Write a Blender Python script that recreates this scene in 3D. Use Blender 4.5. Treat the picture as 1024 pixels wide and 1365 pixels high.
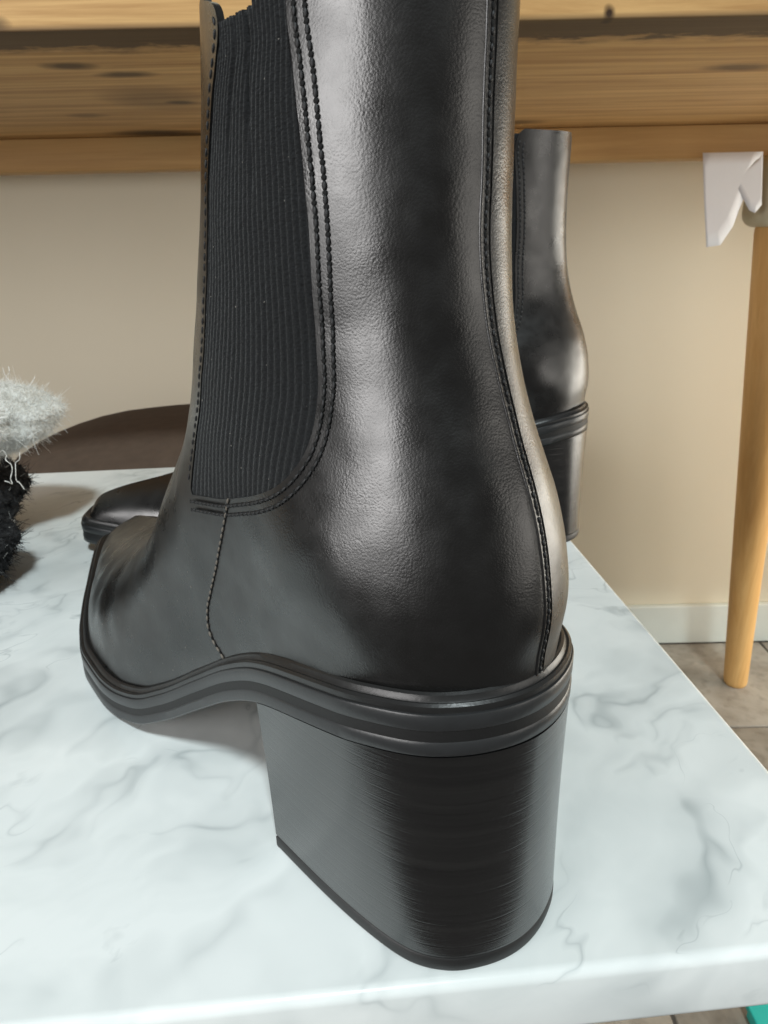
import bpy, bmesh, math, random
import numpy as np
from mathutils import Vector, Matrix
from mathutils.bvhtree import BVHTree

random.seed(7); rng = np.random.default_rng(7)
for o in list(bpy.data.objects): bpy.data.objects.remove(o)
scene = bpy.context.scene
COL = scene.collection
CM = 0.01                                   # everything below is measured in centimetres

# ------------------------------------------------------------------ camera
PITCH, ROLL, CAM_H = math.radians(21.0), math.radians(1.2), 16.0
fwd = Vector((0, math.cos(PITCH), -math.sin(PITCH)))
rgt = Vector((1, 0, 0)); upv = rgt.cross(fwd)
R_ = math.cos(ROLL)*rgt - math.sin(ROLL)*upv
U_ = math.sin(ROLL)*rgt + math.cos(ROLL)*upv
cam_data = bpy.data.cameras.new('camera'); cam = bpy.data.objects.new('camera', cam_data)
COL.objects.link(cam); scene.camera = cam
cam.matrix_world = Matrix(((R_.x, U_.x, -fwd.x, 0), (R_.y, U_.y, -fwd.y, 0),
                           (R_.z, U_.z, -fwd.z, CAM_H*CM), (0, 0, 0, 1)))
cam_data.sensor_fit = 'VERTICAL'; cam_data.sensor_height = 24.0
cam_data.lens = 950/1365*24.0
cam_data.clip_start = 0.01; cam_data.clip_end = 50
cam_data.dof.use_dof = True; cam_data.dof.focus_distance = 0.175; cam_data.dof.aperture_fstop = 32

# ------------------------------------------------------------------ world and lamps
world = bpy.data.worlds.new('World'); scene.world = world; world.use_nodes = True
bg = world.node_tree.nodes['Background']
bg.inputs['Color'].default_value = (1.0, 0.96, 0.91, 1); bg.inputs['Strength'].default_value = 0.10

def area(name, loc, target, size, power, color, size_y=None):
    L = bpy.data.lights.new(name, 'AREA'); L.energy = power; L.color = color
    L.shape = 'RECTANGLE'; L.size = size; L.size_y = size_y or size
    o = bpy.data.objects.new(name, L); COL.objects.link(o); o.location = loc
    d = Vector(target) - Vector(loc); o.rotation_euler = d.to_track_quat('-Z', 'Y').to_euler()
    return o
area('ceiling_lamp', (0.35, -2.2, 3.7), (0.0, 0.25, 0), 0.45, 150, (0.87, 0.98, 1.0))
area('window_lamp', (-1.42, -0.98, 0.52), (0, 0.2, 0.1), 1.15, 25, (1.0, 0.98, 0.97), 0.85)
area('wall_fill', (1.45, 0.74, -0.04), (0.3, 1.1, 0.0), 1.1, 14, (1.0, 0.96, 0.86), 0.6)  # unseen fill below the bench, added to lighten the wall
area('right_fill', (1.55, -0.75, 0.25), (0.0, 0.2, 0.05), 0.9, 4.5, (1.0, 0.95, 0.88), 0.8)  # unseen fill, added for sheen on the right of heel and leather
scene.view_settings.view_transform = 'Standard'; scene.view_settings.look = 'None'
scene.view_settings.exposure = 0.06; scene.view_settings.gamma = 1.0
scene.view_settings.use_curve_mapping = False

# ------------------------------------------------------------------ material helpers
class NT:
    def __init__(s, name):
        s.m = bpy.data.materials.new(name); s.m.use_nodes = True
        s.t = s.m.node_tree; s.b = s.t.nodes['Principled BSDF']
    def n(s, kind, **kw):
        nd = s.t.nodes.new(kind)
        for k, v in kw.items():
            if k.startswith('i_'):
                nd.inputs[k[2:].replace('_', ' ')].default_value = v
            else: setattr(nd, k, v)
        return nd
    def l(s, a, b): s.t.links.new(a, b)
    def coord(s, scale=(1, 1, 1), rot=(0, 0, 0), loc=(0, 0, 0)):
        c = s.n('ShaderNodeTexCoord'); m = s.n('ShaderNodeMapping')
        m.inputs['Scale'].default_value = scale; m.inputs['Rotation'].default_value = rot
        m.inputs['Location'].default_value = loc
        s.l(c.outputs['Object'], m.inputs['Vector']); return m.outputs['Vector']
    def noise(s, vec, scale, detail=4, rough=.55, dist=0.0):
        n = s.n('ShaderNodeTexNoise'); n.inputs['Scale'].default_value = scale
        n.inputs['Detail'].default_value = detail; n.inputs['Roughness'].default_value = rough
        n.inputs['Distortion'].default_value = dist; s.l(vec, n.inputs['Vector']); return n.outputs['Fac']
    def ramp(s, fac, stops):
        r = s.n('ShaderNodeValToRGB'); e = r.color_ramp.elements
        while len(e) < len(stops): e.new(0.5)
        for el, (p, c) in zip(e, stops):
            el.position = p; el.color = (c, c, c, 1) if isinstance(c, (int, float)) else (*c, 1)
        s.l(fac, r.inputs['Fac']); return r.outputs['Color']
    def mix(s, fac, a, b, mode='MIX'):
        m = s.n('ShaderNodeMix', data_type='RGBA', blend_type=mode)
        for sock, v in ((m.inputs[0], fac), (m.inputs[6], a), (m.inputs[7], b)):
            if hasattr(v, 'is_output'): s.l(v, sock)
            elif isinstance(v, (int, float)): sock.default_value = v
            else: sock.default_value = (*v, 1)
        return m.outputs[2]
    def math(s, op, a, b=0.0, c=None):
        m = s.n('ShaderNodeMath', operation=op)
        for i, v in enumerate((a, b) if c is None else (a, b, c)):
            if hasattr(v, 'is_output'): s.l(v, m.inputs[i])
            else: m.inputs[i].default_value = v
        return m.outputs[0]
    def bump(s, h, strength, dist, prev=None):
        b = s.n('ShaderNodeBump'); b.inputs['Strength'].default_value = strength
        b.inputs['Distance'].default_value = dist; s.l(h, b.inputs['Height'])
        if prev: s.l(prev, b.inputs['Normal'])
        return b.outputs['Normal']
    def set(s, **kw):
        for k, v in kw.items():
            k = k.replace('_', ' ')
            if hasattr(v, 'is_output'): s.l(v, s.b.inputs[k])
            elif isinstance(v, tuple) and len(v) == 3 and 'Color' in k: s.b.inputs[k].default_value = (*v, 1)
            else: s.b.inputs[k].default_value = v
        return s.m

def leather_mat():
    t = NT('black_leather'); v = t.coord()
    big = t.noise(v, 45, 3)
    vor = t.n('ShaderNodeTexVoronoi', feature='F1'); vor.inputs['Scale'].default_value = 2000
    wob = t.n('ShaderNodeVectorMath', operation='ADD')
    nz = t.n('ShaderNodeTexNoise'); nz.inputs['Scale'].default_value = 700; t.l(v, nz.inputs['Vector'])
    sc = t.n('ShaderNodeVectorMath', operation='SCALE'); sc.inputs['Scale'].default_value = .0009
    t.l(nz.outputs['Color'], sc.inputs[0]); t.l(v, wob.inputs[0]); t.l(sc.outputs[0], wob.inputs[1])
    t.l(wob.outputs[0], vor.inputs['Vector'])
    fine = t.noise(v, 2600, 2)
    crease = t.noise(v, 160, 3, .6, .8)
    n = t.bump(crease, .035, .0012)
    n = t.bump(t.math('ADD', t.math('MULTIPLY', vor.outputs['Distance'], -.8), t.math('MULTIPLY', fine, .7)), .105, .0003, n)
    col = t.mix(big, (.0035, .0034, .0033), (.0065, .0062, .0060))
    rough = t.math('ADD', t.math('ADD', t.math('MULTIPLY', t.ramp(big, [(.36, 0.), (.64, 1.)]), .11), .215), t.math('MULTIPLY', t.ramp(t.noise(v, 150, 4), [(.35, 0.), (.65, 1.)]), .07))
    return t.set(Base_Color=col, Roughness=rough, Normal=n, Specular_IOR_Level=.9)

def simple(name, col, rough, nscale=None, nstr=.2, ndist=.0005, var=.0, spec=.5, **kw):
    t = NT(name); v = t.coord()
    if nscale:
        h = t.noise(v, nscale, 5)
        c2 = t.noise(v, nscale*.25, 4)
        t.set(Normal=t.bump(h, nstr, ndist), Base_Color=t.mix(c2, tuple(x*(1-var) for x in col), tuple(x*(1+var) for x in col)))
    else: t.set(Base_Color=col)
    return t.set(Roughness=rough, Specular_IOR_Level=spec, **kw)

def stack_mat():
    t = NT('stacked_heel')
    lay = t.noise(t.coord((7, 7, 260)), 1, 3, .6)
    fib = t.noise(t.coord((2, 2, 2600)), 1, 3, .7)
    sp = t.n('ShaderNodeSeparateXYZ'); t.l(t.coord((1, 1, 1), (.015, .02, 0)), sp.inputs[0])
    fr = t.math('FRACT', t.math('ADD', t.math('MULTIPLY', sp.outputs['Z'], 310.), t.math('MULTIPLY', t.noise(t.coord((18, 18, 140)), 1, 2), 1.1)))
    line = t.ramp(fr, [(.0, 0.), (.10, 1.), (.93, 1.), (1., 0.)])
    col = t.mix(t.ramp(lay, [(.35, 0.), (.7, 1.)]), (.0030, .0031, .0033), (.0095, .0093, .0090))
    col = t.mix(t.math('MULTIPLY', t.math('SUBTRACT', 1., line), .6), col, (.0016, .0016, .0017))
    n = t.bump(lay, .03, .0006); n = t.bump(line, .16, .00012, n); n = t.bump(fib, .24, .0003, n)
    return t.set(Base_Color=col, Normal=n, Roughness=t.math('ADD', t.math('MULTIPLY', lay, .10), .17), Specular_IOR_Level=1.0, Coat_Weight=.25, Coat_Roughness=.2)

def knit_mat():
    t = NT('elastic_knit'); v = t.coord()
    n1 = t.noise(t.coord((900, 900, 1900)), 1, 2)
    n2 = t.noise(v, 2200, 3)
    col = t.mix(t.ramp(n2, [(.35, 0.), (.75, 1.)]), (.0024, .0026, .0030), (.0105, .0115, .013))
    n = t.bump(n1, .6, .0005); n = t.bump(n2, .5, .0003, n)
    return t.set(Base_Color=col, Normal=n, Roughness=.85, Specular_IOR_Level=.25, Sheen_Weight=.12, Sheen_Roughness=.45)

def marble_mat():
    t = NT('white_marble'); v = t.coord((1, 1, 1), (0, 0, .75))
    w = t.n('ShaderNodeTexNoise'); w.inputs['Scale'].default_value = 16; w.inputs['Detail'].default_value = 3; w.inputs['Roughness'].default_value = .5; t.l(v, w.inputs['Vector'])
    sc = t.n('ShaderNodeVectorMath', operation='SCALE'); sc.inputs['Scale'].default_value = .07; t.l(w.outputs['Color'], sc.inputs[0])
    ad = t.n('ShaderNodeVectorMath', operation='ADD'); t.l(v, ad.inputs[0]); t.l(sc.outputs[0], ad.inputs[1])
    def mapped(sx, sy, seed):
        mp = t.n('ShaderNodeMapping'); mp.inputs['Scale'].default_value = (sx, sy, sx); mp.inputs['Location'].default_value = (seed, seed*.7, 0)
        t.l(ad.outputs[0], mp.inputs['Vector']); return mp.outputs['Vector']
    def vein(sx, sy, seed, width, soft):
        d = t.math('ABSOLUTE', t.math('SUBTRACT', t.noise(mapped(sx, sy, seed), 1, 3, .55), .5))
        return t.ramp(d, [(0, 1.), (width, .45), (soft, 0.)])
    def patch(scale, lo, hi, seed):
        return t.ramp(t.noise(mapped(scale, scale*.7, seed), 1, 3, .5), [(lo, 0.), (hi, 1.)])
    k = t.math('MULTIPLY', vein(10, 4.2, 3.1, .022, .13), patch(14, .46, .62, 1.3))
    k2 = t.math('MULTIPLY', vein(19, 9, 9.4, .02, .10), patch(22, .48, .64, 5.1))
    hair = t.math('MULTIPLY', vein(34, 14, 2.2, .006, .02), patch(18, .47, .57, 8.8))
    spot = t.ramp(t.noise(mapped(60, 28, 4.4), 1, 4, .6), [(.60, 0.), (.78, 1.)])
    spot = t.math('MULTIPLY', spot, patch(12, .42, .60, 7.7))
    k = t.math('MAXIMUM', t.math('MULTIPLY', k, .80), t.math('MULTIPLY', k2, .60))
    k = t.math('MAXIMUM', k, t.math('MULTIPLY', hair, .48)); k = t.math('MAXIMUM', k, t.math('MULTIPLY', spot, .75))
    cloud = t.ramp(t.noise(mapped(15, 9, 6.6), 1, 5, .6), [(.38, 0.), (.72, 1.)])
    c = t.mix(t.math('MULTIPLY', cloud, .85), (.84, .87, .86), (.66, .705, .70))
    c = t.mix(t.math('MULTIPLY', k, .90), c, (.23, .275, .285))
    return t.set(Base_Color=c, Roughness=t.math('ADD', t.math('MULTIPLY', t.noise(v, 120, 3), .08), .16), Specular_IOR_Level=.45, Subsurface_Weight=.10, Subsurface_Radius=(.006, .006, .006), Subsurface_Scale=.6)

def wood_mat(name, light, dark, knots=True, sx=1.0, wane=False, up=False):
    t = NT(name); v = t.coord()
    g = t.noise(t.coord((75, 75, 2.6) if up else (3.6*sx, 75, 75)), 1, 7, .66, .5)
    g2 = t.noise(t.coord((260, 260, 7) if up else (6*sx, 260, 260)), 1, 4, .6)
    c = t.mix(t.ramp(g, [(.35, 0.), (.68, 1.)]), light, dark)
    c = t.mix(t.math('MULTIPLY', g2, .35), c, tuple(x*.55 for x in dark))
    if knots:
        wn = t.n('ShaderNodeTexNoise'); wn.inputs['Scale'].default_value = 30; wn.inputs['Detail'].default_value = 4; t.l(v, wn.inputs['Vector'])
        ws = t.n('ShaderNodeVectorMath', operation='SCALE'); ws.inputs['Scale'].default_value = .012; t.l(wn.outputs['Color'], ws.inputs[0])
        wa = t.n('ShaderNodeVectorMath', operation='ADD'); t.l(v, wa.inputs[0]); t.l(ws.outputs[0], wa.inputs[1])
        for (kx, ky, kz, rx, ry, rz, amt) in knots:
            sb = t.n('ShaderNodeVectorMath', operation='SUBTRACT'); t.l(wa.outputs[0], sb.inputs[0]); sb.inputs[1].default_value = (kx*CM+.006, ky*CM+.006, kz*CM+.006)
            dv = t.n('ShaderNodeVectorMath', operation='DIVIDE'); t.l(sb.outputs[0], dv.inputs[0]); dv.inputs[1].default_value = (rx*CM, ry*CM, rz*CM)
            ln = t.n('ShaderNodeVectorMath', operation='LENGTH'); t.l(dv.outputs[0], ln.inputs[0])
            kn = t.ramp(ln.outputs['Value'], [(.35, 1.), (.7, .55), (1., 0.)])
            c = t.mix(t.math('MULTIPLY', kn, amt), c, (.040, .020, .010))
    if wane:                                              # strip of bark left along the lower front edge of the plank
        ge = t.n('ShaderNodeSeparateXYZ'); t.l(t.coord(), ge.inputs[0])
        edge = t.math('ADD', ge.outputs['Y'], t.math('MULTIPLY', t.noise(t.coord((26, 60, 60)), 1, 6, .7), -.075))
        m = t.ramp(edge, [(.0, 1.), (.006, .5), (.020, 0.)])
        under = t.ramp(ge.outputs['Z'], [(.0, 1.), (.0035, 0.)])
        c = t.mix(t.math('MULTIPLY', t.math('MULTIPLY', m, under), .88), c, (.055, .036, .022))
    return t.set(Base_Color=c, Roughness=.55, Specular_IOR_Level=.3, Normal=t.bump(g2, .25, .0008))

M = dict(
    leather=leather_mat(), heel=stack_mat(), knit=knit_mat(), marble=marble_mat(),
    rubber=simple('grey_rubber', (.024, .025, .026), .34, 900, .12, .0003, .2),
    groove=simple('dark_groove', (.006, .006, .006), .6, 1200, .2, .0003, .2),
    welt=simple('welt_leather', (.016, .016, .016), .33, 800, .18, .0003, .3),
    lift=simple('top_lift_rubber', (.012, .012, .012), .5, 1500, .2, .0002, .2),
    thread=simple('black_thread', (.009, .009, .010), .55, 4000, .4, .0002, .3),
    pale=simple('worn_thread', (.13, .11, .09), .6, 4000, .4, .0002, .3),
    hole=simple('needle_hole', (.0015, .0015, .0015), .9),
    dust=simple('pale_dust', (.30, .28, .25), .9),
    rim=simple('cut_leather_edge', (.03, .024, .02), .5, 2000, .3, .0002, .3),
)

# ------------------------------------------------------------------ object helpers
def link(name, mesh, parent=None, mat=None, smooth=True):
    o = bpy.data.objects.new(name, mesh); COL.objects.link(o)
    if parent: o.parent = parent
    if mat: mesh.materials.append(mat)
    if smooth and len(mesh.polygons):
        mesh.polygons.foreach_set('use_smooth', [True]*len(mesh.polygons))
    return o
def mk(name, V, Fc, parent=None, mat=None, smooth=True, sharp=None, scale=CM):
    me = bpy.data.meshes.new(name)
    me.from_pydata([tuple(float(c)*scale for c in v) for v in V], [], [tuple(int(i) for i in f) for f in Fc]); me.update()
    o = link(name, me, parent, mat, smooth)
    if sharp: me.set_sharp_from_angle(angle=math.radians(sharp))
    return o
def fixn(o):
    bm = bmesh.new(); bm.from_mesh(o.data); bmesh.ops.recalc_face_normals(bm, faces=bm.faces); bm.to_mesh(o.data); bm.free()
def empty(name, loc=(0, 0, 0), rz=0, **props):
    o = bpy.data.objects.new(name, None); COL.objects.link(o); o.empty_display_size = .02
    o.location = Vector(loc)*CM; o.rotation_euler = (0, 0, rz)
    for k, v in props.items(): o[k] = v
    return o
def tag(o, **props):
    for k, v in props.items(): o[k] = v
    return o
def box(name, x0, x1, y0, y1, z0, z1, parent=None, mat=None, bev=.2, seg=3):
    bm = bmesh.new(); bmesh.ops.create_cube(bm, size=1)
    for v in bm.verts:
        v.co = Vector(((x0+x1)/2+v.co.x*(x1-x0), (y0+y1)/2+v.co.y*(y1-y0), (z0+z1)/2+v.co.z*(z1-z0)))*CM
    if bev: bmesh.ops.bevel(bm, geom=bm.edges[:], offset=bev*CM, segments=seg, affect='EDGES', profile=.5)
    me = bpy.data.meshes.new(name); bm.to_mesh(me); bm.free()
    o = link(name, me, parent, mat); me.set_sharp_from_angle(angle=math.radians(50)); return o
def cspline(pts):
    """monotone-ish cubic (Catmull-Rom / Hermite, non uniform) y(x) through pts"""
    p = np.array(pts, float); X, Y = p[:, 0], p[:, 1]
    d = np.diff(Y)/np.diff(X); m = np.empty(len(X)); m[0] = d[0]; m[-1] = d[-1]
    for i in range(1, len(X)-1):
        m[i] = 0 if d[i-1]*d[i] <= 0 else 2*d[i-1]*d[i]/(d[i-1]+d[i])
    def f(x):
        x = np.clip(np.asarray(x, float), X[0], X[-1]); i = np.clip(np.searchsorted(X, x)-1, 0, len(X)-2)
        h = X[i+1]-X[i]; t = (x-X[i])/h
        return ((2*t**3-3*t**2+1)*Y[i]+(t**3-2*t**2+t)*h*m[i]+(-2*t**3+3*t**2)*Y[i+1]+(t**3-t**2)*h*m[i+1])
    return f
def crpath(pts, n):
    """smooth 2-D/3-D path through pts, n samples evenly by arc length"""
    P = np.array(pts, float); s = np.r_[0, np.cumsum(np.linalg.norm(np.diff(P, axis=0), axis=1))]
    fs = [cspline(np.c_[s, P[:, k]]) for k in range(P.shape[1])]
    u = np.linspace(0, s[-1], 600); Q = np.stack([f(u) for f in fs], 1)
    a = np.r_[0, np.cumsum(np.linalg.norm(np.diff(Q, axis=0), axis=1))]
    w = np.linspace(0, a[-1], n); return np.stack([np.interp(w, a, Q[:, k]) for k in range(P.shape[1])], 1)

# ================================================================== THE SETTING
FLOOR_Z = -51.8; WALL_Y = 110.
def wall_mat():
    t = NT('painted_wall'); v = t.coord()
    c = t.mix(t.noise(v, 3.5, 4), (.74, .69, .555), (.80, .75, .615))
    return t.set(Base_Color=c, Roughness=.8, Specular_IOR_Level=.2, Normal=t.bump(t.noise(v, 160, 4), .1, .001))
def floor_mat():
    t = NT('stone_floor'); v = t.coord()
    c = t.mix(t.ramp(t.noise(v, 9, 6, .65, .6), [(.3, 0.), (.7, 1.)]), (.16, .135, .105), (.34, .31, .265))
    c = t.mix(t.ramp(t.noise(v, 60, 5), [(.5, 0.), (.75, .6)]), c, (.12, .10, .08))
    return t.set(Base_Color=c, Roughness=.5, Normal=t.bump(t.noise(v, 45, 5), .2, .002))
w = box('wall', -230, 230, WALL_Y, WALL_Y+8, FLOOR_Z-4, 95, None, wall_mat(), 0); tag(w, kind='structure')
f_ = box('floor', -230, 230, 24, WALL_Y+6, FLOOR_Z-6, FLOOR_Z-.3, None, simple('grout', (.10, .085, .07), .8, 200, .3, .002, .3), 0); tag(f_, kind='structure')
fm = floor_mat()
tile = None
for i in range(-3, 4):
    for j in range(-1, 4):
        x0, y0 = i*40+6 + (20 if j % 2 else 0), j*30-4
        if y0 > WALL_Y-2 or y0 < 15: continue
        y1 = min(y0+29.6, WALL_Y-1.3)
        box('floor_tile', x0, x0+39.6, y0, y1, FLOOR_Z-1.2, FLOOR_Z, f_, fm, .15, 2)
bb = box('baseboard', -229, 229, WALL_Y-1.2, WALL_Y-.02, FLOOR_Z+.02, FLOOR_Z+7.4, None,
         simple('white_skirting_paint', (.62, .66, .62), .5, 120, .15, .001, .06), .25); tag(bb, kind='structure')

# ================================================================== MARBLE TABLE
SA = math.radians(4.87)
sx, sy = Vector((math.cos(SA), math.sin(SA), 0)), Vector((-math.sin(SA), math.cos(SA), 0))
corner = Vector((12.62, 12.45, 0))
def slab_pt(u, v): return corner - sx*u + sy*v
table = empty('marble_table', corner, SA, label='low table with a grey-veined white marble top under the black boots', category='table')
box('marble_top', -66, 0, -.15, 42.2, -2.05, 0, table, M['marble'], .28, 5)
dm = simple('dark_metal', (.02, .018, .016), .45, 300, .1, .0005, .2)
box('apron', -62, -4, 10, 38, -4.6, -2.06, table, dm, .15)
for (lx, ly) in ((-61, 9), (-61, 37), (-5.2, 37)): box('leg', lx-1.0, lx+1.0, ly-1.0, ly+1.0, FLOOR_Z, -4.5, table, dm, .15)
box('leg', -5.2-.9, -5.2+.9, 11, 12.8, FLOOR_Z, -4.5, table, dm, .15)

# ================================================================== BOOT GEOMETRY (centimetres, toe along +x, outer side +y)
LEN = 28.2
def phi(x): return np.arccos(np.clip(1-2*np.asarray(x, float)/LEN, -1, 1))
def outline_fn(pts):                          # splined over the angle, so heel and toe close round instead of in a point
    g = cspline([(float(phi(x)), y) for x, y in pts]); return lambda x: g(phi(x))
lat = outline_fn([(0, 0), (.18, .98), (.45, 1.55), (1.0, 2.22), (1.8, 2.72), (3, 3.12), (5, 3.36), (7, 3.45), (9, 3.62), (11.5, 4.15), (14, 4.85),
               (16.2, 5.2), (18, 5.22), (20, 4.85), (22, 4.22), (24, 3.45), (26, 2.65), (27.2, 2.12), (27.8, 1.75), (28.08, 1.25), (LEN, 0)])
med = outline_fn([(0, 0), (.18, .98), (.45, 1.55), (1.0, 2.22), (1.8, 2.72), (3, 3.10), (5, 3.25), (7, 3.15), (9, 3.10), (11.5, 3.3), (14, 3.75),
               (16.2, 4.05), (18, 4.10), (20, 3.9), (22, 3.45), (24, 2.85), (26, 2.25), (27.2, 1.85), (27.8, 1.55), (28.08, 1.1), (LEN, 0)])
zsole = cspline([(-2, 6.28), (0, 6.2), (1.5, 6.08), (3, 5.84), (5, 5.38), (6.4, 4.9), (8, 4.06), (10, 2.72), (12, 1.35), (13.6, .5), (15.2, .12), (17, .03), (20, .10), (24, .34), (LEN, .72), (32, 1)])
TH = 1.36                                    # sole edge, welt included
xback = cspline([(5, .35), (6.8, .32), (7.6, .30), (8.8, .18), (10, .32), (11.2, .68), (12.4, 1.15), (13.6, 1.58), (15, 1.86), (17, 2.0), (19, 2.0), (22, 1.95)])
NS, NT_ = 110, 132

def build_base():
    # front ridge from toe feather to top
    ridge = crpath([(27.75, 1.85), (27.62, 2.35), (27.2, 2.82), (26, 3.25), (24, 3.75), (22, 4.25), (20, 4.95), (18, 5.85), (16.2, 7.0), (14.9, 8.3), (13.8, 9.9),
                    (12.9, 11.7), (12.1, 13.5), (11.35, 15.5), (10.5, 18), (9.9, 21.2)], 400)
    rl = np.linspace(0, 1, 400)
    # correspondence of ring t to ridge fraction and to back height
    rf = cspline([(0, 0), (.1, .09), (.25, .27), (.5, .58), (.75, .80), (1, 1)])
    bz = cspline([(0, 7.15), (.1, 7.9), (.25, 9.3), (.5, 13.0), (.75, 17.0), (1, 21.0)])
    kk = cspline([(0, 1), (.06, .93), (.15, .72), (.3, .38), (.5, .1), (.65, 0), (1, 0)])
    T = np.linspace(0, 1, NT_)**1.12; v = np.linspace(0, 1, NS); S = (1-np.cos(np.pi*v))/2
    fx = np.interp(rf(T), rl, ridge[:, 0]); fz = np.interp(rf(T), rl, ridge[:, 1])
    zb = bz(T); xb = xback(zb)
    X = xb[:, None]+(fx-xb)[:, None]*S[None]; Zl = zb[:, None]+(fz-zb)[:, None]*S[None]
    ztop_s = zsole(X)+TH-.12
    lin0 = ztop_s[0, 0]+(ztop_s[0, -1]-ztop_s[0, 0])*S
    # sag of the lowest ring relative to its chord, faded out upward (evaluated on normalised position)
    sag = (zsole(X[0])+TH-.10) - (Zl[0])
    Z = Zl+kk(T)[:, None]*sag[None]
    # widths
    order = np.argsort(ridge[:, 0]); zr = lambda x: np.interp(x, ridge[order, 0], ridge[order, 1])
    def width(side):
        W = lat if side > 0 else med
        xb_z = xback(Z); xs = (X-xb_z)
        scale = (27.75)/(27.75-xb_z)
        Xe = np.clip(xs*scale, 0, 27.75)*(LEN-.0)/27.75
        inset = .40
        wf = np.maximum(W(Xe)-inset*np.clip(W(Xe)/1.6, 0, 1), 0)
        zs = zsole(X)+TH-.1; zrr = np.maximum(zr(X), zs+.3)
        h = np.clip((Z-zs)/(zrr-zs), 0, 1); h = np.where(X < 10.75, 0, h)
        low = wf*(1-h**2.1)**.60
        # heel sides draw in a little towards the ankle, bulge at counter
        low = low*(1+.05*np.exp(-((Z-9.3)/1.6)**2)*np.exp(-((X-2.5)/2.5)**2))
        a0 = xback(Z); a1 = np.interp(Z, ridge[:, 1], ridge[:, 0]); c0 = (a0+a1)/2; ra = np.maximum((a1-a0)/2, .1)
        q = np.clip(np.abs((X-c0)/ra), 0, 1)
        b = np.interp(Z, [8, 11, 13, 15, 18, 21.5], [3.2, 3.14, 3.06, 2.90, 2.74, 2.62] if side > 0 else [3.1, 2.9, 2.40, 2.08, 2.02, 1.96])
        sh = b*(1-q**2.25)**.5
        k = np.clip((Z-8.0)/(12.6-8.0), 0, 1); k = k*k*(3-2*k)
        Y = low*(1-k)+sh*k
        Y = Y+.24*np.exp(-((X-4.0)/2.2)**2-((Z-9.3)/1.6)**2)*np.clip(Y, 0, 1)-.24*np.exp(-((X-4.4)/1.9)**2-((Z-13.2)/1.9)**2)*np.clip(Y, 0, 1)   # hollow ankle, full heel counter
        Y[:, 0] = 0; Y[:, -1] = 0
        return Y
    YL, YM = width(1), width(-1)
    # assemble closed rings: lateral back->front, then medial front->back
    Xr = np.concatenate([X, X[:, -2:0:-1]], 1); Zr = np.concatenate([Z, Z[:, -2:0:-1]], 1); Yr = np.concatenate([YL, -YM[:, -2:0:-1]], 1)
    P = np.stack([Xr, Yr, Zr], 2)
    for _ in range(26):                      # relax
        Q = P.copy()
        avg = .25*(np.roll(P, 1, 1)+np.roll(P, -1, 1))+.0
        Q[1:-1] = P[1:-1]*.5+.5*(avg[1:-1]+.25*(P[:-2]+P[2:]))
        P = Q
    return P
BASE = build_base()                          # (NT_, ring, 3)
def normals(P):
    du = np.roll(P, -1, 1)-np.roll(P, 1, 1); dv = np.gradient(P, axis=0)
    n = np.cross(du, dv); n /= np.linalg.norm(n, axis=2, keepdims=True)+1e-9
    c = P.mean((0, 1)); 
    if ((P-c)*n).sum() < 0: n = -n
    return n
NRM = normals(BASE)
nr = BASE.shape[1]
quads = np.array([(i*nr+j, i*nr+(j+1) % nr, (i+1)*nr+(j+1) % nr, (i+1)*nr+j) for i in range(NT_-1) for j in range(nr)])
from mathutils import noise as mnoise
_d = np.array([mnoise.noise(Vector(p)*.55)*.034+mnoise.noise(Vector(p)*1.35+Vector((7, 3, 1)))*.011 for p in BASE.reshape(-1, 3)]).reshape(NT_, nr, 1)
_m = np.exp(-((BASE[..., 0:1]-17.5)/2.6)**2)*np.clip((BASE[..., 2:3]-1.8)/1.5, 0, 1)
_d = _d+.022*_m*np.sin(2.6*(BASE[..., 0:1]*.9-BASE[..., 2:3]*.8)+1.5*np.sin(BASE[..., 2:3]*1.3))      # walking creases over the toes
BASE = BASE+NRM*_d                            # the leather is not perfectly even
BV = BASE.reshape(-1, 3); BN = NRM.reshape(-1, 3)
bvh = BVHTree.FromPolygons([tuple(p) for p in BV], [tuple(int(i) for i in q) for q in quads])
def on_side(x, z, side, off=0.):
    loc, n, _, _ = bvh.ray_cast(Vector((x, 12*side, z)), Vector((0, -side, 0)))
    if loc is None:
        loc, n, _, _ = bvh.find_nearest(Vector((x, 2*side, z)))
    if n.y*side < 0: n = -n
    return np.array(loc)+np.array(n)*off, np.array(n)
def on_back(y, z, off=0.):
    loc, n, _, _ = bvh.ray_cast(Vector((-8, y, z)), Vector((1, 0, 0)))
    if loc is None: loc, n, _, _ = bvh.find_nearest(Vector((0, y, z)))
    if n.x > 0: n = -n
    return np.array(loc)+np.array(n)*off, np.array(n)

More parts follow.
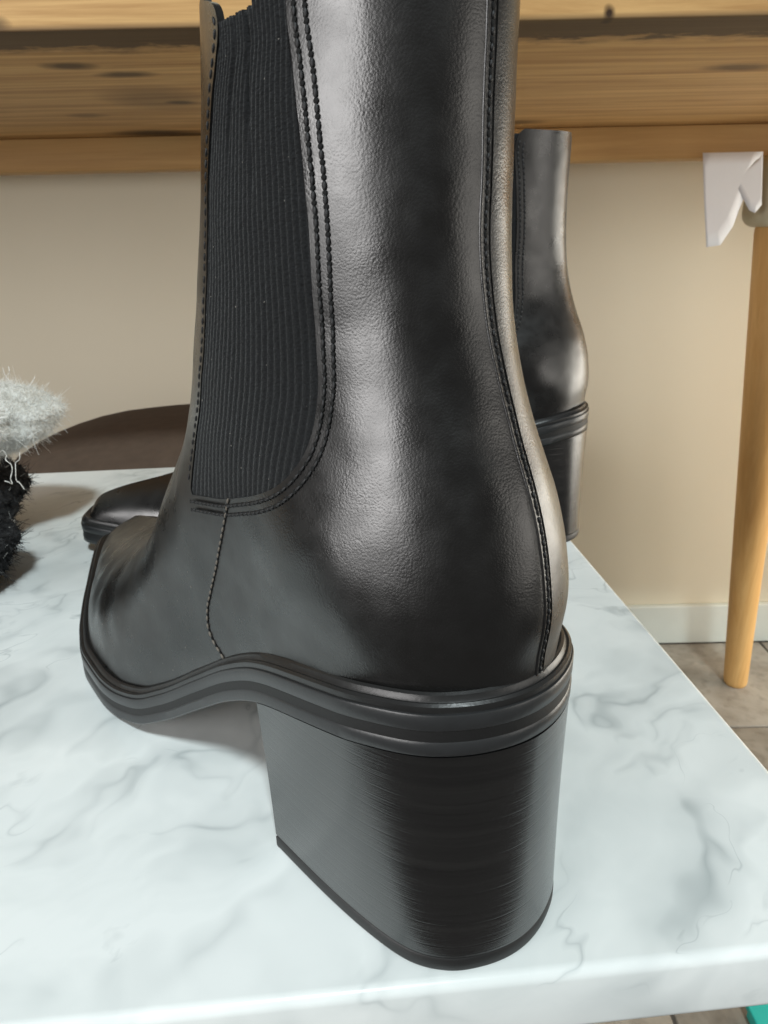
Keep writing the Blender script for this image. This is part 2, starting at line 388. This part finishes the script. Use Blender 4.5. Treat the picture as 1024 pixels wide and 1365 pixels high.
# gusset outline in the side view
g_back = crpath([(3.4, 20.8), (3.85, 20.55), (4.15, 20.25), (4.28, 19.7), (4.18, 18.7), (4.10, 17.66), (4.05, 16.85), (4.01, 15.84), (4.02, 15.0), (4.00, 14.15), (3.96, 13.3), (4.0, 12.7), (4.12, 12.1), (4.4, 11.6), (4.9, 11.12), (5.71, 10.72), (6.83, 10.34), (7.65, 10.08), (8.74, 9.85), (9.62, 9.68)], 90)
g_front = crpath([(9.62, 9.68), (9.57, 10.2), (9.36, 11.2), (8.96, 12.2), (8.36, 13.9), (8.13, 14.9), (7.92, 16.3), (7.6, 17.7), (7.2, 18.7), (6.82, 19.35), (6.62, 19.85), (6.75, 20.18), (7.15, 20.36), (7.5, 20.45)], 70)
GPOLY = np.vstack([g_back, g_front[1:], [(7.5, 24), (3.3, 24)]])
def poly_sd(pts, poly):
    A = poly; B = np.roll(poly, -1, 0); d = np.full(len(pts), 1e9); ins = np.zeros(len(pts), bool)
    for a, b in zip(A, B):
        ab = b-a; t = np.clip(((pts-a)@ab)/max(ab@ab, 1e-12), 0, 1); d = np.minimum(d, np.linalg.norm(pts-(a+t[:, None]*ab), axis=1))
        c = ((a[1] > pts[:, 1]) != (b[1] > pts[:, 1]))
        with np.errstate(divide='ignore', invalid='ignore'): xi = (b[0]-a[0])*(pts[:, 1]-a[1])/(b[1]-a[1])+a[0]
        ins ^= c & (pts[:, 0] < xi)
    return np.where(ins, -d, d)
seam_pts = crpath([(8.3, 4.75), (8.78, 5.2), (9.18, 5.52), (9.36, 5.92), (9.28, 6.42), (8.98, 7.1), (8.48, 8.06), (7.94, 9.06), (7.45, 10.0), (7.3, 10.3)], 60)
x_seam = cspline(list({round(float(z), 4): (float(z), float(x)) for x, z in seam_pts}.values()))
def f_gus(V): return poly_sd(V[:, [0, 2]], GPOLY)
def f_split(V):                               # >0 behind the seam
    z = V[:, 2]; xs = np.where(z < 10.2, x_seam(np.clip(z, 4.6, 10.3)), np.interp(z, [10.2, 12, 21], [7.2, 6.0, 5.2])); return xs-V[:, 0]
def f_top(V): return 20.55+.03*np.cos(V[:, 0])-V[:, 2]
y_cs = cspline([(6, -.28), (8.4, -.26), (10.8, -.21), (12.7, -.12), (14.5, .02), (15.8, .08), (17.4, .03), (21, .03)])   # centre back seam
def f_strip(V):
    y = V[:, 1]; c = y_cs(V[:, 2]); return np.where(V[:, 0] < 5, np.minimum(c-.07-y, y+1.75), -1.)

def f_strip2(V): return f_strip(V*np.array([1, -1, 1]))
def clip(V, N, Fq, fields):
    """keep the region where all fields >= 0; returns V, N, faces with clean cut edges"""
    V = list(map(np.array, V)); N = list(map(np.array, N)); faces = [tuple(q) for q in Fq]
    for k, fn in enumerate(fields):
        val = fn(np.array(V)); val = np.where(np.abs(val) < 1e-5, 1e-5, val); cache = {}; out = []; val = list(val)
        for q in faces:
            s = [val[i] >= 0 for i in q]
            if all(s): out.append(q); continue
            if not any(s): continue
            poly = []
            for a, b, sa, sb in zip(q, q[1:]+q[:1], s, s[1:]+s[:1]):
                if sa: poly.append(a)
                if sa != sb:
                    key = (min(a, b), max(a, b))
                    if key not in cache:
                        t = val[a]/(val[a]-val[b]); V.append(V[a]+(V[b]-V[a])*t); N.append(N[a]+(N[b]-N[a])*t)
                        cache[key] = len(V)-1; val.append(1e-5)
                    poly.append(cache[key])
            if len(poly) >= 3: out.append(tuple(poly))
        faces = out
    used = sorted({i for f in faces for i in f}); mp = {o: n for n, o in enumerate(used)}
    return np.array([V[i] for i in used]), np.array([N[i] for i in used]), [tuple(mp[i] for i in f) for f in faces]

PCACHE = {}
def panel(name, parent, mat, fields, off, thick, mir):
    key = (name, mir)
    if key not in PCACHE: PCACHE[key] = clip(BV, BN, quads, fields)
    V, N, Fc = PCACHE[key]; V = V+N*off
    n = len(V); inner = V-N*thick
    ec = {}
    for f in Fc:
        for a, b in zip(f, f[1:]+f[:1]): ec[(a, b)] = 1
    bnd = [(a, b) for (a, b) in ec if (b, a) not in ec]
    # soft cut edge: a middle row pushed slightly outward
    faces = list(Fc)+[tuple(i+n for i in reversed(f)) for f in Fc]+[(b, a, a+n, b+n) for a, b in bnd]
    VV = np.vstack([V, inner])
    if mir: VV = VV*np.array([1, -1, 1]); faces = [tuple(reversed(f)) for f in faces]
    o = mk(name, VV, faces, parent, mat, True, 42); return o

def tube_path(P, r, sides=6, closed=False):
    P = np.asarray(P); n = len(P); V = []; Fc = []
    T = np.gradient(P, axis=0); T /= np.linalg.norm(T, axis=1, keepdims=True)+1e-9
    ref = np.array([.31, .52, .79])
    for i in range(n):
        a = np.cross(T[i], ref); a /= np.linalg.norm(a); b = np.cross(T[i], a)
        rr = r[i] if hasattr(r, '__len__') else r
        for k in range(sides):
            q = 2*math.pi*k/sides; V.append(P[i]+rr*(math.cos(q)*a+math.sin(q)*b))
    for i in range(n-1):
        for k in range(sides): Fc.append((i*sides+k, i*sides+(k+1) % sides, (i+1)*sides+(k+1) % sides, (i+1)*sides+k))
    return V, Fc
class Acc:
    def __init__(s): s.V = []; s.F = []
    def add(s, V, Fc):
        k = len(s.V); s.V += [np.array(v) for v in V]; s.F += [tuple(i+k for i in f) for f in Fc]
def lozenge(c, t, n, L, W, H, sides=6, rings=4):
    """little thread / hole body: ellipsoid along t, width along t x n, height along n"""
    b = np.cross(n, t); b /= np.linalg.norm(b)+1e-9; V = []; Fc = []
    for i in range(rings+1):
        a = -1+2*i/rings; rr = math.sqrt(max(0, 1-a*a)) if 0 < i < rings else .25
        for k in range(sides):
            q = 2*math.pi*k/sides; V.append(c+t*(a*L/2)+b*(rr*W/2*math.cos(q))+n*(rr*H/2*math.sin(q)))
    for i in range(rings):
        for k in range(sides): Fc.append((i*sides+k, i*sides+(k+1) % sides, (i+1)*sides+(k+1) % sides, (i+1)*sides+k))
    Fc.append(tuple(range(sides-1, -1, -1))); Fc.append(tuple(rings*sides+k for k in range(sides))); return V, Fc
def row(pathfn, pts, pitch, acc_t, acc_h, L, W, H, jit=.05):
    """stitch row along a 2-D path; pathfn(p) -> surface point and normal"""
    P = np.array(pts); s = np.r_[0, np.cumsum(np.linalg.norm(np.diff(P, axis=0), axis=1))]; n = int(s[-1]/pitch)
    for i in range(n):
        def at(d): return (np.interp(d, s, P[:, 0]), np.interp(d, s, P[:, 1]))
        d = (i+.5)*pitch+rng.normal(0, pitch*jit)
        c, nn = pathfn(at(d)); c2, _ = pathfn(at(d+.02)); t = c2-c; t /= np.linalg.norm(t)+1e-9
        nn = nn-t*(nn@t); nn /= np.linalg.norm(nn)+1e-9
        if acc_t is not None: acc_t.add(*lozenge(c, t, nn, L, W, H))
        if acc_h is not None:
            h, hn = pathfn(at(d+pitch*.5)); acc_h.add(*lozenge(h-nn*H*.1, t, nn, pitch-L+.05, W*1.15, H*.55))
def offset2d(P, d):
    T = np.gradient(P, axis=0); T /= np.linalg.norm(T, axis=1, keepdims=True)+1e-9
    return P+np.c_[T[:, 1], -T[:, 0]]*d

def outline(n=150, x1=LEN):
    v = np.linspace(0, 1, n); xs = x1*(1-np.cos(np.pi*v))/2
    return xs
def ring_offset(xs, d):
    """sole outline offset inward/outward; returns lateral and medial 2-D points with equal index"""
    L_ = np.c_[xs, lat(xs)]; Md = np.c_[xs, -med(xs)]
    full = np.vstack([L_, Md[-2:0:-1]])
    T = np.roll(full, -1, 0)-np.roll(full, 1, 0); T /= np.linalg.norm(T, axis=1, keepdims=True)+1e-9
    return full+np.c_[-T[:, 1], T[:, 0]]*d
def sole_layer(name, prof, parent, mat, mir, ns=150):
    xs = outline(ns); V = []; m = None
    for d, h in prof:
        R = ring_offset(xs, d); m = len(R)
        z = zsole(R[:, 0])+h
        V += [np.array((p[0], p[1], zz)) for p, zz in zip(R, z)]
    Fc = []; K = len(prof)
    for r in range(K-1):
        for i in range(m): Fc.append((r*m+i, r*m+(i+1) % m, (r+1)*m+(i+1) % m, (r+1)*m+i))
    for base in (0, (K-1)*m):
        for i in range(ns-1):
            a, b = i, i+1; c, d = (m-i-1) % m+1 if False else (m-(i+1)) % m, (m-i) % m
            q = [base+a, base+b, base+c, base+d]; q = [q[j] for j in range(4) if q[j] not in q[:j]]
            if len(q) >= 3: Fc.append(tuple(q))
    if mir: V = [v*np.array([1, -1, 1]) for v in V]
    o = mk(name, V, Fc, parent, mat, True); fixn(o); o.data.set_sharp_from_angle(angle=math.radians(38)); return o

def heel_ring(k, z_lift, d=0.):
    """D-shaped heel ring; k=0 ground, 1 under the sole"""
    xs = (1-np.cos(np.pi*np.linspace(0, 1, 60)/2))*1.0
    X = 6.35*xs
    hs = cspline([(math.sqrt(x), y) for x, y in [(0, 0), (.05, .5), (.22, 1.06), (.6, 1.75), (1.4, 2.38), (2.4, 2.68), (4, 2.95), (6.4, 3.2)]]); hl = lambda x: hs(np.sqrt(x))
    top_l, top_m = lat(X)-.03, med(X)-.03
    bot = hl(X)
    yl = bot*(1-k)+top_l*k; ym = bot*(1-k)+top_m*k
    bl = 6.35-.10*math.sin(math.pi*k)
    X = X*bl/6.35+.05*math.sin(math.pi*k)
    L_ = np.c_[X, np.maximum(yl, 0)]; Md = np.c_[X, -np.maximum(ym, 0)]
    # breast: slightly hollow line from lateral to medial corner, rounded corners
    nb = 14; tb = np.linspace(0, 1, nb+2)[1:-1]
    br = np.c_[X[-1]-.22*np.sin(np.pi*tb), L_[-1, 1]*(1-tb)+Md[-1, 1]*tb]
    full = np.vstack([L_, br, Md[:0:-1]])
    if d:
        T = np.roll(full, -1, 0)-np.roll(full, 1, 0); T /= np.linalg.norm(T, axis=1, keepdims=True)+1e-9
        full = full+np.c_[-T[:, 1], T[:, 0]]*d
    return full
def loft(rings, parent, name, mat, mir, caps=True, sharp=40):
    m = len(rings[0]); V = [p for r in rings for p in r]; Fc = []
    for r in range(len(rings)-1):
        for i in range(m): Fc.append((r*m+i, r*m+(i+1) % m, (r+1)*m+(i+1) % m, (r+1)*m+i))
    if caps:
        Fc.append(tuple(range(m))); Fc.append(tuple(range((len(rings)-1)*m, len(rings)*m)))
    V = [np.array(v) for v in V]
    if mir: V = [v*np.array([1, -1, 1]) for v in V]
    o = mk(name, V, Fc, parent, mat, True); fixn(o); o.data.set_sharp_from_angle(angle=math.radians(sharp)); return o

def gusset_mesh(side, gs):
    """ribbed elastic: real ribs running up the panel, tucked under the leather edges"""
    nrib, per = 27, 6; nc = nrib*per+1
    zs = np.concatenate([np.linspace(9.35, 12.5, 46), np.linspace(12.5, 20.6, 70)[1:]])
    gf = g_front[np.argsort(g_front[:, 1])]
    xr = np.interp(zs, gf[:, 1], gf[:, 0])+.28; xr[zs > 19.4] = np.interp(19.4, gf[:, 1], gf[:, 0])+.3
    xl = np.interp(zs, [9, 13, 20.6], [3.4, 3.25, 3.75])
    u = np.linspace(0, 1, nc); XX = xl[:, None]+(xr-xl)[:, None]*u; ZZ = np.repeat(zs[:, None], nc, 1)
    sd = poly_sd(np.c_[XX.ravel(), ZZ.ravel()], GPOLY).reshape(XX.shape)
    ok = (sd < .34) & (ZZ < np.where(XX < 5.35, 20.45, 19.95))
    pr = np.abs(np.sin(np.pi*np.arange(nc)/per))**.7
    V = []
    for i, z in enumerate(zs):
        for j in range(nc):
            p, n = on_side(XX[i, j]+gs, z, side)
            fold = -.10*math.exp(-((u[j]-.50-.03*(z-18))/.018)**2)*max(0, min(1, (z-16.5)/2)) - .08*math.exp(-((u[j]-.70+.012*(z-18))/.016)**2)*max(0, min(1, (z-17)/2))
            V.append(p+n*(-.035+.034*pr[j]+.006*math.sin(z*36+3*(j//per))*pr[j]+fold))
    Fc = []
    for i in range(len(zs)-1):
        for j in range(nc-1):
            if ok[i, j] and ok[i, j+1] and ok[i+1, j] and ok[i+1, j+1]:
                q = (i*nc+j, i*nc+j+1, (i+1)*nc+j+1, (i+1)*nc+j); Fc.append(q if side < 0 else q[::-1])
    used = sorted({i for f in Fc for i in f}); mp = {o: k for k, o in enumerate(used)}
    return [V[i] for i in used], [tuple(mp[i] for i in f) for f in Fc]
def build_gusset(side, parent, mir, gs):
    V, Fc = gusset_mesh(side, gs)
    if mir: V = [v*np.array([1, -1, 1]) for v in V]; Fc = [f[::-1] for f in Fc]
    o = mk('elastic_gusset', V, Fc, parent, M['knit'])
    so = o.modifiers.new('thickness', 'SOLIDIFY'); so.thickness = .0012; so.offset = -1
    return o

def build_boot(loc, rz, label, mir=False):
    B = empty('chelsea_boot', loc, rz, label=label, category='boot', group='pair of black boots')
    gs = .75 if mir else 0.; gv = np.array([gs, 0, 0]); fg = lambda V: f_gus(V-gv)
    q = panel('heel_quarter', B, M['leather'], [fg, f_split, f_top], .10, .20, mir)
    vmp = panel('vamp', B, M['leather'], [fg, lambda V: -f_split(V)+.55*(V[:, 2] < 9.9), f_top], .035, .16, mir)
    strip = panel('back_strip', B, M['leather'], [f_strip2 if mir else f_strip, f_top], .128, .10, mir)
    for side in (1, -1): build_gusset(side, B, mir, gs)
    mm = np.array([1, -1, 1]) if mir else np.array([1, 1, 1])
    def fin(name, acc, mat, par):
        if not acc.V: return
        o = mk(name, [v*mm for v in acc.V], [f[::-1] for f in acc.F] if mir else acc.F, par, mat); o['kind'] = 'stuff'; return o
    for side in (1, -1):
        th, ho = Acc(), Acc()
        sf = lambda p: on_side(p[0], p[1], side, .122)
        main = g_back[6:]+gv[:2]
        for d in (.16, .38): row(sf, offset2d(main, d), .235, th, ho, .175, .095, .052)
        fin('gusset_stitching', th, M['thread'], q); fin('needle_holes', ho, M['hole'], q)
        th = Acc(); ho = Acc()
        fr = lambda p: on_side(p[0], p[1], side, .042)
        row(fr, offset2d(g_front[2:-3]+gv[:2], .16), .24, th, ho, .17, .07, .05)
        fin('front_edge_stitching', th, M['thread'], vmp)
        th, ho = Acc(), Acc()
        sp = seam_pts[::-1]
        row(sf, sp+np.array([-.16, 0]), .25, th, ho, .18, .075, .06)
        fin('side_seam_stitching', th, M['pale'], q); fin('needle_holes', ho, M['hole'], q)
    th, ho, lip = Acc(), Acc(), Acc()
    zz = np.linspace(20.4, 7.5, 140); sg = -1 if mir else 1
    row(lambda p: on_back(p[0], p[1], .112), np.c_[sg*(y_cs(zz)+.02), zz], .23, th, ho, .13, .075, .07)
    P = np.array([on_back(sg*(y_cs(z)+.13), z, .095)[0] for z in zz]); lip.add(*tube_path(P, .036, 8))
    fin('back_seam_stitching', th, M['thread'], q); fin('needle_holes', ho, M['hole'], q)
    mk('seam_lip', [v*mm for v in lip.V], [f[::-1] for f in lip.F] if mir else lip.F, q, M['leather'])
    dust = Acc()
    for i in range(90):
        x, z = (rng.uniform(9.5, 20), rng.uniform(2.5, 9)) if i < 60 else (rng.uniform(4.2, 8.8), rng.uniform(11, 19.5))
        if z > zsole(x)+1.6 and z < np.interp(x, [9.5, 12, 14, 17, 20], [11, 10, 8, 5.8, 4.3]) or i >= 60:
            c, n = on_side(x, z, -1 if mir else 1, .042 if x > 9.3 else (.11 if i < 60 else .01)); t_ = np.cross(n, rng.normal(0, 1, 3)); t_ /= np.linalg.norm(t_)
            r_ = rng.uniform(.008, .02); dust.add(*lozenge(c, t_, n, r_*rng.uniform(1.5, 3.5), r_, r_*.8, 5, 2))
    fin('dust_specks', dust, M['dust'], vmp)
    # sole sandwich
    s = sole_layer('sole', [(-.14, 0), (-.04, .02), (0, .07), (0, .33), (-.03, .38)], B, M['rubber'], mir)
    sole_layer('dark_band', [(-.10, .36), (-.03, .37), (-.03, .67), (-.10, .68)], s, M['groove'], mir)
    sole_layer('midsole', [(-.12, .66), (-.02, .66), (0, .69), (0, 1.0), (-.02, 1.035), (-.12, 1.05)], s, M['rubber'], mir)
    sole_layer('welt', [(-.2, 1.0), (-.07, 1.02), (-.05, 1.08), (-.06, 1.2), (-.12, 1.25), (-.17, 1.24), (-.20, 1.28), (-.235, 1.37), (-.30, 1.41), (-.40, 1.36), (-.6, 1.3)], s, M['welt'], mir)
    # heel
    ks = np.linspace(0, 1, 34); rings = []
    for k in ks:
        r = heel_ring(k, 0)
        z = .46+(zsole(r[:, 0])+.01-.46)*k
        rings.append([(p[0], p[1], zz) for p, zz in zip(r, z)])
    rings.insert(0, [(p[0], p[1], .43) for p in heel_ring(0, 0, -.06)])
    h = loft(rings, B, 'heel', M['heel'], mir)
    prof = [(-.06, 0), (0, .05), (.012, .1), (.012, .36), (-.02, .41), (-.1, .425)]
    loft([[(p[0], p[1], z) for p in heel_ring(0, 0, d)] for d, z in prof], h, 'top_lift', M['lift'], mir)
    return B
A1 = math.radians(36)
build_boot((3.1, 12.2, 0), math.pi/2+A1, 'black leather boot seen from its heel, standing at the front of the marble top')
build_boot((11.3, 38.7, 0), math.pi+math.radians(2), 'black leather boot in side view, standing at the back of the marble top', True)

# ================================================================== THINGS BEHIND AND BESIDE
# --- pine bench overhead
KNOTS = [(-21.8, 9, 0, 2.4, 1.5, 9, .85), (-18.8, 12.2, 0, 2.8, 1.3, 9, .8), (-19.3, 22, 0, 5.5, 7, 9, .45), (-17.8, 24, 0, 1.6, 1.4, 9, .8),
         (-28.5, 30, 0, 2.4, 1.6, 9, .5), (-25.5, 43, 0, 6.5, 3.2, 9, .95), (-19, 44.3, 0, 7, 1.5, 9, .8), (28.4, 14, 0, 3.4, 1.8, 9, .7), (40, 26, 0, 3, 2, 9, .5),
         (15.8, 40.5, 0, 4, 2.2, 9, .7), (14.0, 0, .42, .42, 1.2, .55, 1.0), (-22.5, 0, .5, 1.1, .8, .5, .7), (52, 8, 0, 3, 2, 9, .7), (-48, 18, 0, 4, 2, 9, .7)]
pine = wood_mat('pine_plank', (.74, .47, .20), (.39, .20, .068), KNOTS, 1.0, True)
pine2 = wood_mat('pine_rail', (.60, .37, .15), (.46, .26, .095), False)
bench = empty('pine_bench', (0, 50, FLOOR_Z), math.radians(.0), label='rough pine bench with a knotty plank top above the boots', category='bench')
bo = -FLOOR_Z
zpl = 27.9
plank = box('plank', -185, 185, 0, 46, 0, 5.5, bench, pine, .12, 2); plank.location = Vector((0, 0, bo+zpl))*CM
added_plank = box('plank', -185, 185, 46.3, 59.7, 0, 5.5, bench, pine, .12, 2); added_plank.location = Vector((0, 0, bo+zpl))*CM  # unseen strip, added to keep ceiling light off the wall behind
rail = box('back_rail', -184, 184, 45.2, 49, -3.6, 0, bench, pine2, .15, 2); rail.location = Vector((0, 0, bo+zpl-.03))*CM
for s_ in (-1, 1): box('leg', s_*176-4, s_*176+4, 2, 44, 0, bo+zpl-.02, bench, pine2, .3)

# --- stool at the right
leg_m = wood_mat('beech_leg', (.80, .50, .20), (.66, .36, .12), False, .3, False, True)
stool = empty('stool', (62, 93, FLOOR_Z), label='stool with a cream apron and tapered light brown wooden legs near the wall', category='stool')
def leg(p0, p1, r0, r1, parent):
    n, k = 14, 28; V = []; Fc = []
    prof = [(0, .84), (.004, .95), (.012, 1.0)]+[(t, 1) for t in np.linspace(.05, .99, n)]+[(1, .97)]
    for t, m in prof:
        r = (r0+(r1-r0)*t)*m
        for i in range(k):
            q = 2*math.pi*i/k; V.append((p0[0]+(p1[0]-p0[0])*t+r*math.cos(q), p0[1]+(p1[1]-p0[1])*t+r*math.sin(q), p0[2]+(p1[2]-p0[2])*t))
    K = len(prof)
    for i in range(K-1):
        for j in range(k): Fc.append((i*k+j, i*k+(j+1) % k, (i+1)*k+(j+1) % k, (i+1)*k+j))
    Fc.append(tuple(range(k-1, -1, -1))); Fc.append(tuple((K-1)*k+j for j in range(k)))
    return mk('leg', V, Fc, parent, leg_m, True, 50)
LH = 16.4-FLOOR_Z
for (a, b) in (((-6.2, 3.6, 0), (-12.8, 0, LH)), ((26, 3.6, 0), (20, 0, LH))): leg(a, b, 1.75, 3.1, stool)
cream = simple('cream_paint', (.52, .47, .34), .5, 90, .1, .001, .06)
box('apron', -17.2, 30, -3.3, 3.0, LH-.02, LH+7.9, stool, cream, 1.6, 5)

# --- notched white sheet under the rail, standing in for window light on the wall
sun_white = simple('sun_patch_white', (.78, .80, .84), .7, 200, .15, .0006, .02)
def sun_patch(name, pts, y0, curl, label):
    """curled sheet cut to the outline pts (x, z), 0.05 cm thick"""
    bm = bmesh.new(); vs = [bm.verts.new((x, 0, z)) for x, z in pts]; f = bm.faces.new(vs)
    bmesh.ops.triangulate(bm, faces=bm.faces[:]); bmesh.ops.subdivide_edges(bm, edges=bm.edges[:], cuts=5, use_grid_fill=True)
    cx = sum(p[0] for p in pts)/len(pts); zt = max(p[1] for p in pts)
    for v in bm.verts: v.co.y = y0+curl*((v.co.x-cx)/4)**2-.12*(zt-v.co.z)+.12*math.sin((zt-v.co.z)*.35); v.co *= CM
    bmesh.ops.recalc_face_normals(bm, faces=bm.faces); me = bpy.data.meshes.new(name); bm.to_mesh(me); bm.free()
    o = link(name, me, None, sun_white); s = o.modifiers.new('thickness', 'SOLIDIFY'); s.thickness = .0004
    return tag(o, label=label, category='light patch')
k_ = .955
sun_patch('sun_patch', [(36.8, 24.3), (43.6, 24.3), (44.1, 18.7), (43.4, 17.9), (42.7, 18.2), (40.3, 21.9), (39.6, 22.0), (41.0, 16.5), (39.7, 14.5), (38.1, 14.3)], 89.3, .0, 'notched white sheet standing in for a patch of window light on the wall')

# --- brown mound behind the table, added in place of shade on the wall
def lump(name, c, r, noise, parent, mat, sub=4, pw=2.0, flat=None):
    bm = bmesh.new(); bmesh.ops.create_icosphere(bm, subdivisions=sub, radius=1)
    from mathutils import noise as mn
    for v in bm.verts:
        d = v.co.normalized(); n = mn.fractal(d*2.2+Vector(c)*.13, .9, 2.1, 4)*noise
        q = Vector((abs(d.x)**(2/pw)*math.copysign(1, d.x), abs(d.y)**(2/pw)*math.copysign(1, d.y), abs(d.z)**(2/pw)*math.copysign(1, d.z)))
        v.co = (Vector(c)+Vector((q.x*r[0]*(1+n), q.y*r[1]*(1+n), q.z*r[2]*(1+n))))
        if flat is not None: v.co.z = max(v.co.z, flat)
        v.co *= CM
    me = bpy.data.meshes.new(name); bm.to_mesh(me); bm.free(); return link(name, me, parent, mat)
mound = empty('shade_mound', (-12, 82, FLOOR_Z), label='dark brown rounded mound added behind the marble table in place of wall shade', category='shade_mound')
shade_m = simple('shade_brown', (.085, .060, .044), .85, 300, .3, .001, .25, .2)
lump('mound_top', (-1.5, 0, 40.9), (30, 18, 8.0), .02, mound, shade_m, 4, 2.9)
box('base', -25, 25, -15, 15, 2, 40, mound, shade_m, 2.0, 4)
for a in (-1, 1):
    for b in (-1, 1): box('mound_foot', a*20-1.5, a*20+1.5, b*11-1.5, b*11+1.5, 0, 2.02, mound, dm, .2)

# --- fuzzy knits at the left of the table
def fuzz(name, base, n, length, width, mat, parent, curl=.6, seed=1, flare=.22):
    """short bent fibres standing on the lump"""
    r = np.random.default_rng(seed); me = base.data
    me.calc_loop_triangles(); tri = [t for t in me.loop_triangles]; ar = np.array([t.area for t in tri]); pk = r.choice(len(tri), n, p=ar/ar.sum())
    V = []; Fc = []
    for k in pk:
        t = tri[k]; a, b = r.random(2)
        if a+b > 1: a, b = 1-a, 1-b
        v0, v1, v2 = (np.array(me.vertices[i].co)/CM for i in t.vertices); p = v0+(v1-v0)*a+(v2-v0)*b
        nn = np.array(t.normal); d = nn*flare+r.normal(0, .6, 3); d /= np.linalg.norm(d)
        L = length*r.uniform(.4, 1.5); sd = np.cross(d, r.normal(0, 1, 3)); sd /= np.linalg.norm(sd); bend = r.normal(0, curl, 3); i0 = len(V)
        for q in (0, .35, .7, 1):
            c = p+d*L*q+bend*L*q*q*.8; w_ = width*(1-.7*q); V.append(c-sd*w_); V.append(c+sd*w_)
        for q in range(3): Fc.append((i0+2*q, i0+2*q+1, i0+2*q+3, i0+2*q+2))
    o = mk(name, V, Fc, parent, mat, False); o['kind'] = 'stuff'; return o
def boucle(name, col, var):
    t = NT(name); v = t.coord(); c = t.mix(t.ramp(t.noise(v, 260, 4), [(.35, 0.), (.65, 1.)]), col, var)
    return t.set(Base_Color=c, Roughness=.95, Specular_IOR_Level=.15, Normal=t.bump(t.noise(v, 420, 4), .9, .002))
wool = boucle('white_boucle', (.72, .71, .66), (.90, .90, .87)); tweed = boucle('dark_tweed', (.012, .012, .013), (.06, .06, .062))
fleck = simple('pale_fleck', (.6, .6, .57), .8)
def tweed_knit(c, r, seed, label):
    e = empty('tweed_bundle', (c[0], c[1], 0), label=label, category='knitwear', group='tweed bundles')
    b = lump('body', (0, 0, c[2]), r, .16, e, tweed, 4, 2.2, 0.02)
    fuzz('fibres', b, 12000, .17, .028, tweed, b, 1.8, seed)
    fuzz('pale_flecks', b, 420, .16, .045, fleck, b, .8, seed+9)
    return e
tweed_knit((-25.3, 39.2, 2.6), (3.9, 3.4, 2.75), 3, 'dark grey tweed bundle under the fluffy white knit')
tweed_knit((-21.6, 32.2, 2.0), (2.9, 3.0, 2.1), 4, 'dark grey tweed bundle lying farther from the fluffy white knit')
ek = empty('fluffy_knit', (-23.2, 39.4, 5.1), label='fluffy off-white boucle knit resting on a dark tweed bundle', category='knitwear')
b = lump('body', (0, 0, 1.85), (4.6, 3.6, 1.9), .14, ek, wool, 4, 2.2)
fuzz('fibres', b, 30000, .17, .016, wool, b, 1.6, 5)
th = Acc()
for i in range(7):
    a = rng.uniform(-2.5, 3.6); p = np.array([a+.4, -2.9, .7]); pts = [p]
    for k in range(9): pts.append(pts[-1]+np.array([rng.normal(.1, .2), rng.normal(-.12, .12), rng.normal(-.12, .2)]))
    th.add(*tube_path(crpath(pts, 24), .022, 5))
for i in range(3):
    p = np.array([rng.uniform(1, 3.4), -1.2, 3.0]); pts = [p]
    for k in range(7): pts.append(pts[-1]+np.array([rng.normal(.12, .15), rng.normal(-.05, .1), .28]))
    th.add(*tube_path(crpath(pts, 24), .014, 5))
tag(mk('loose_threads', th.V, th.F, ek, wool), kind='stuff')

# --- teal carton on the floor
teal = simple('teal_card', (.02, .42, .36), .55, 150, .15, .001, .12)
tb = empty('teal_carton', (39.5, 36, FLOOR_Z), label='teal carton lying on the floor below the marble table', category='carton')
box('body', -7, 7, -9, 8.6, 0, 1.0, tb, teal, .1); box('lid', -7.2, 7.2, -9.2, 8.8, 1.0, 1.7, tb, teal, .12)
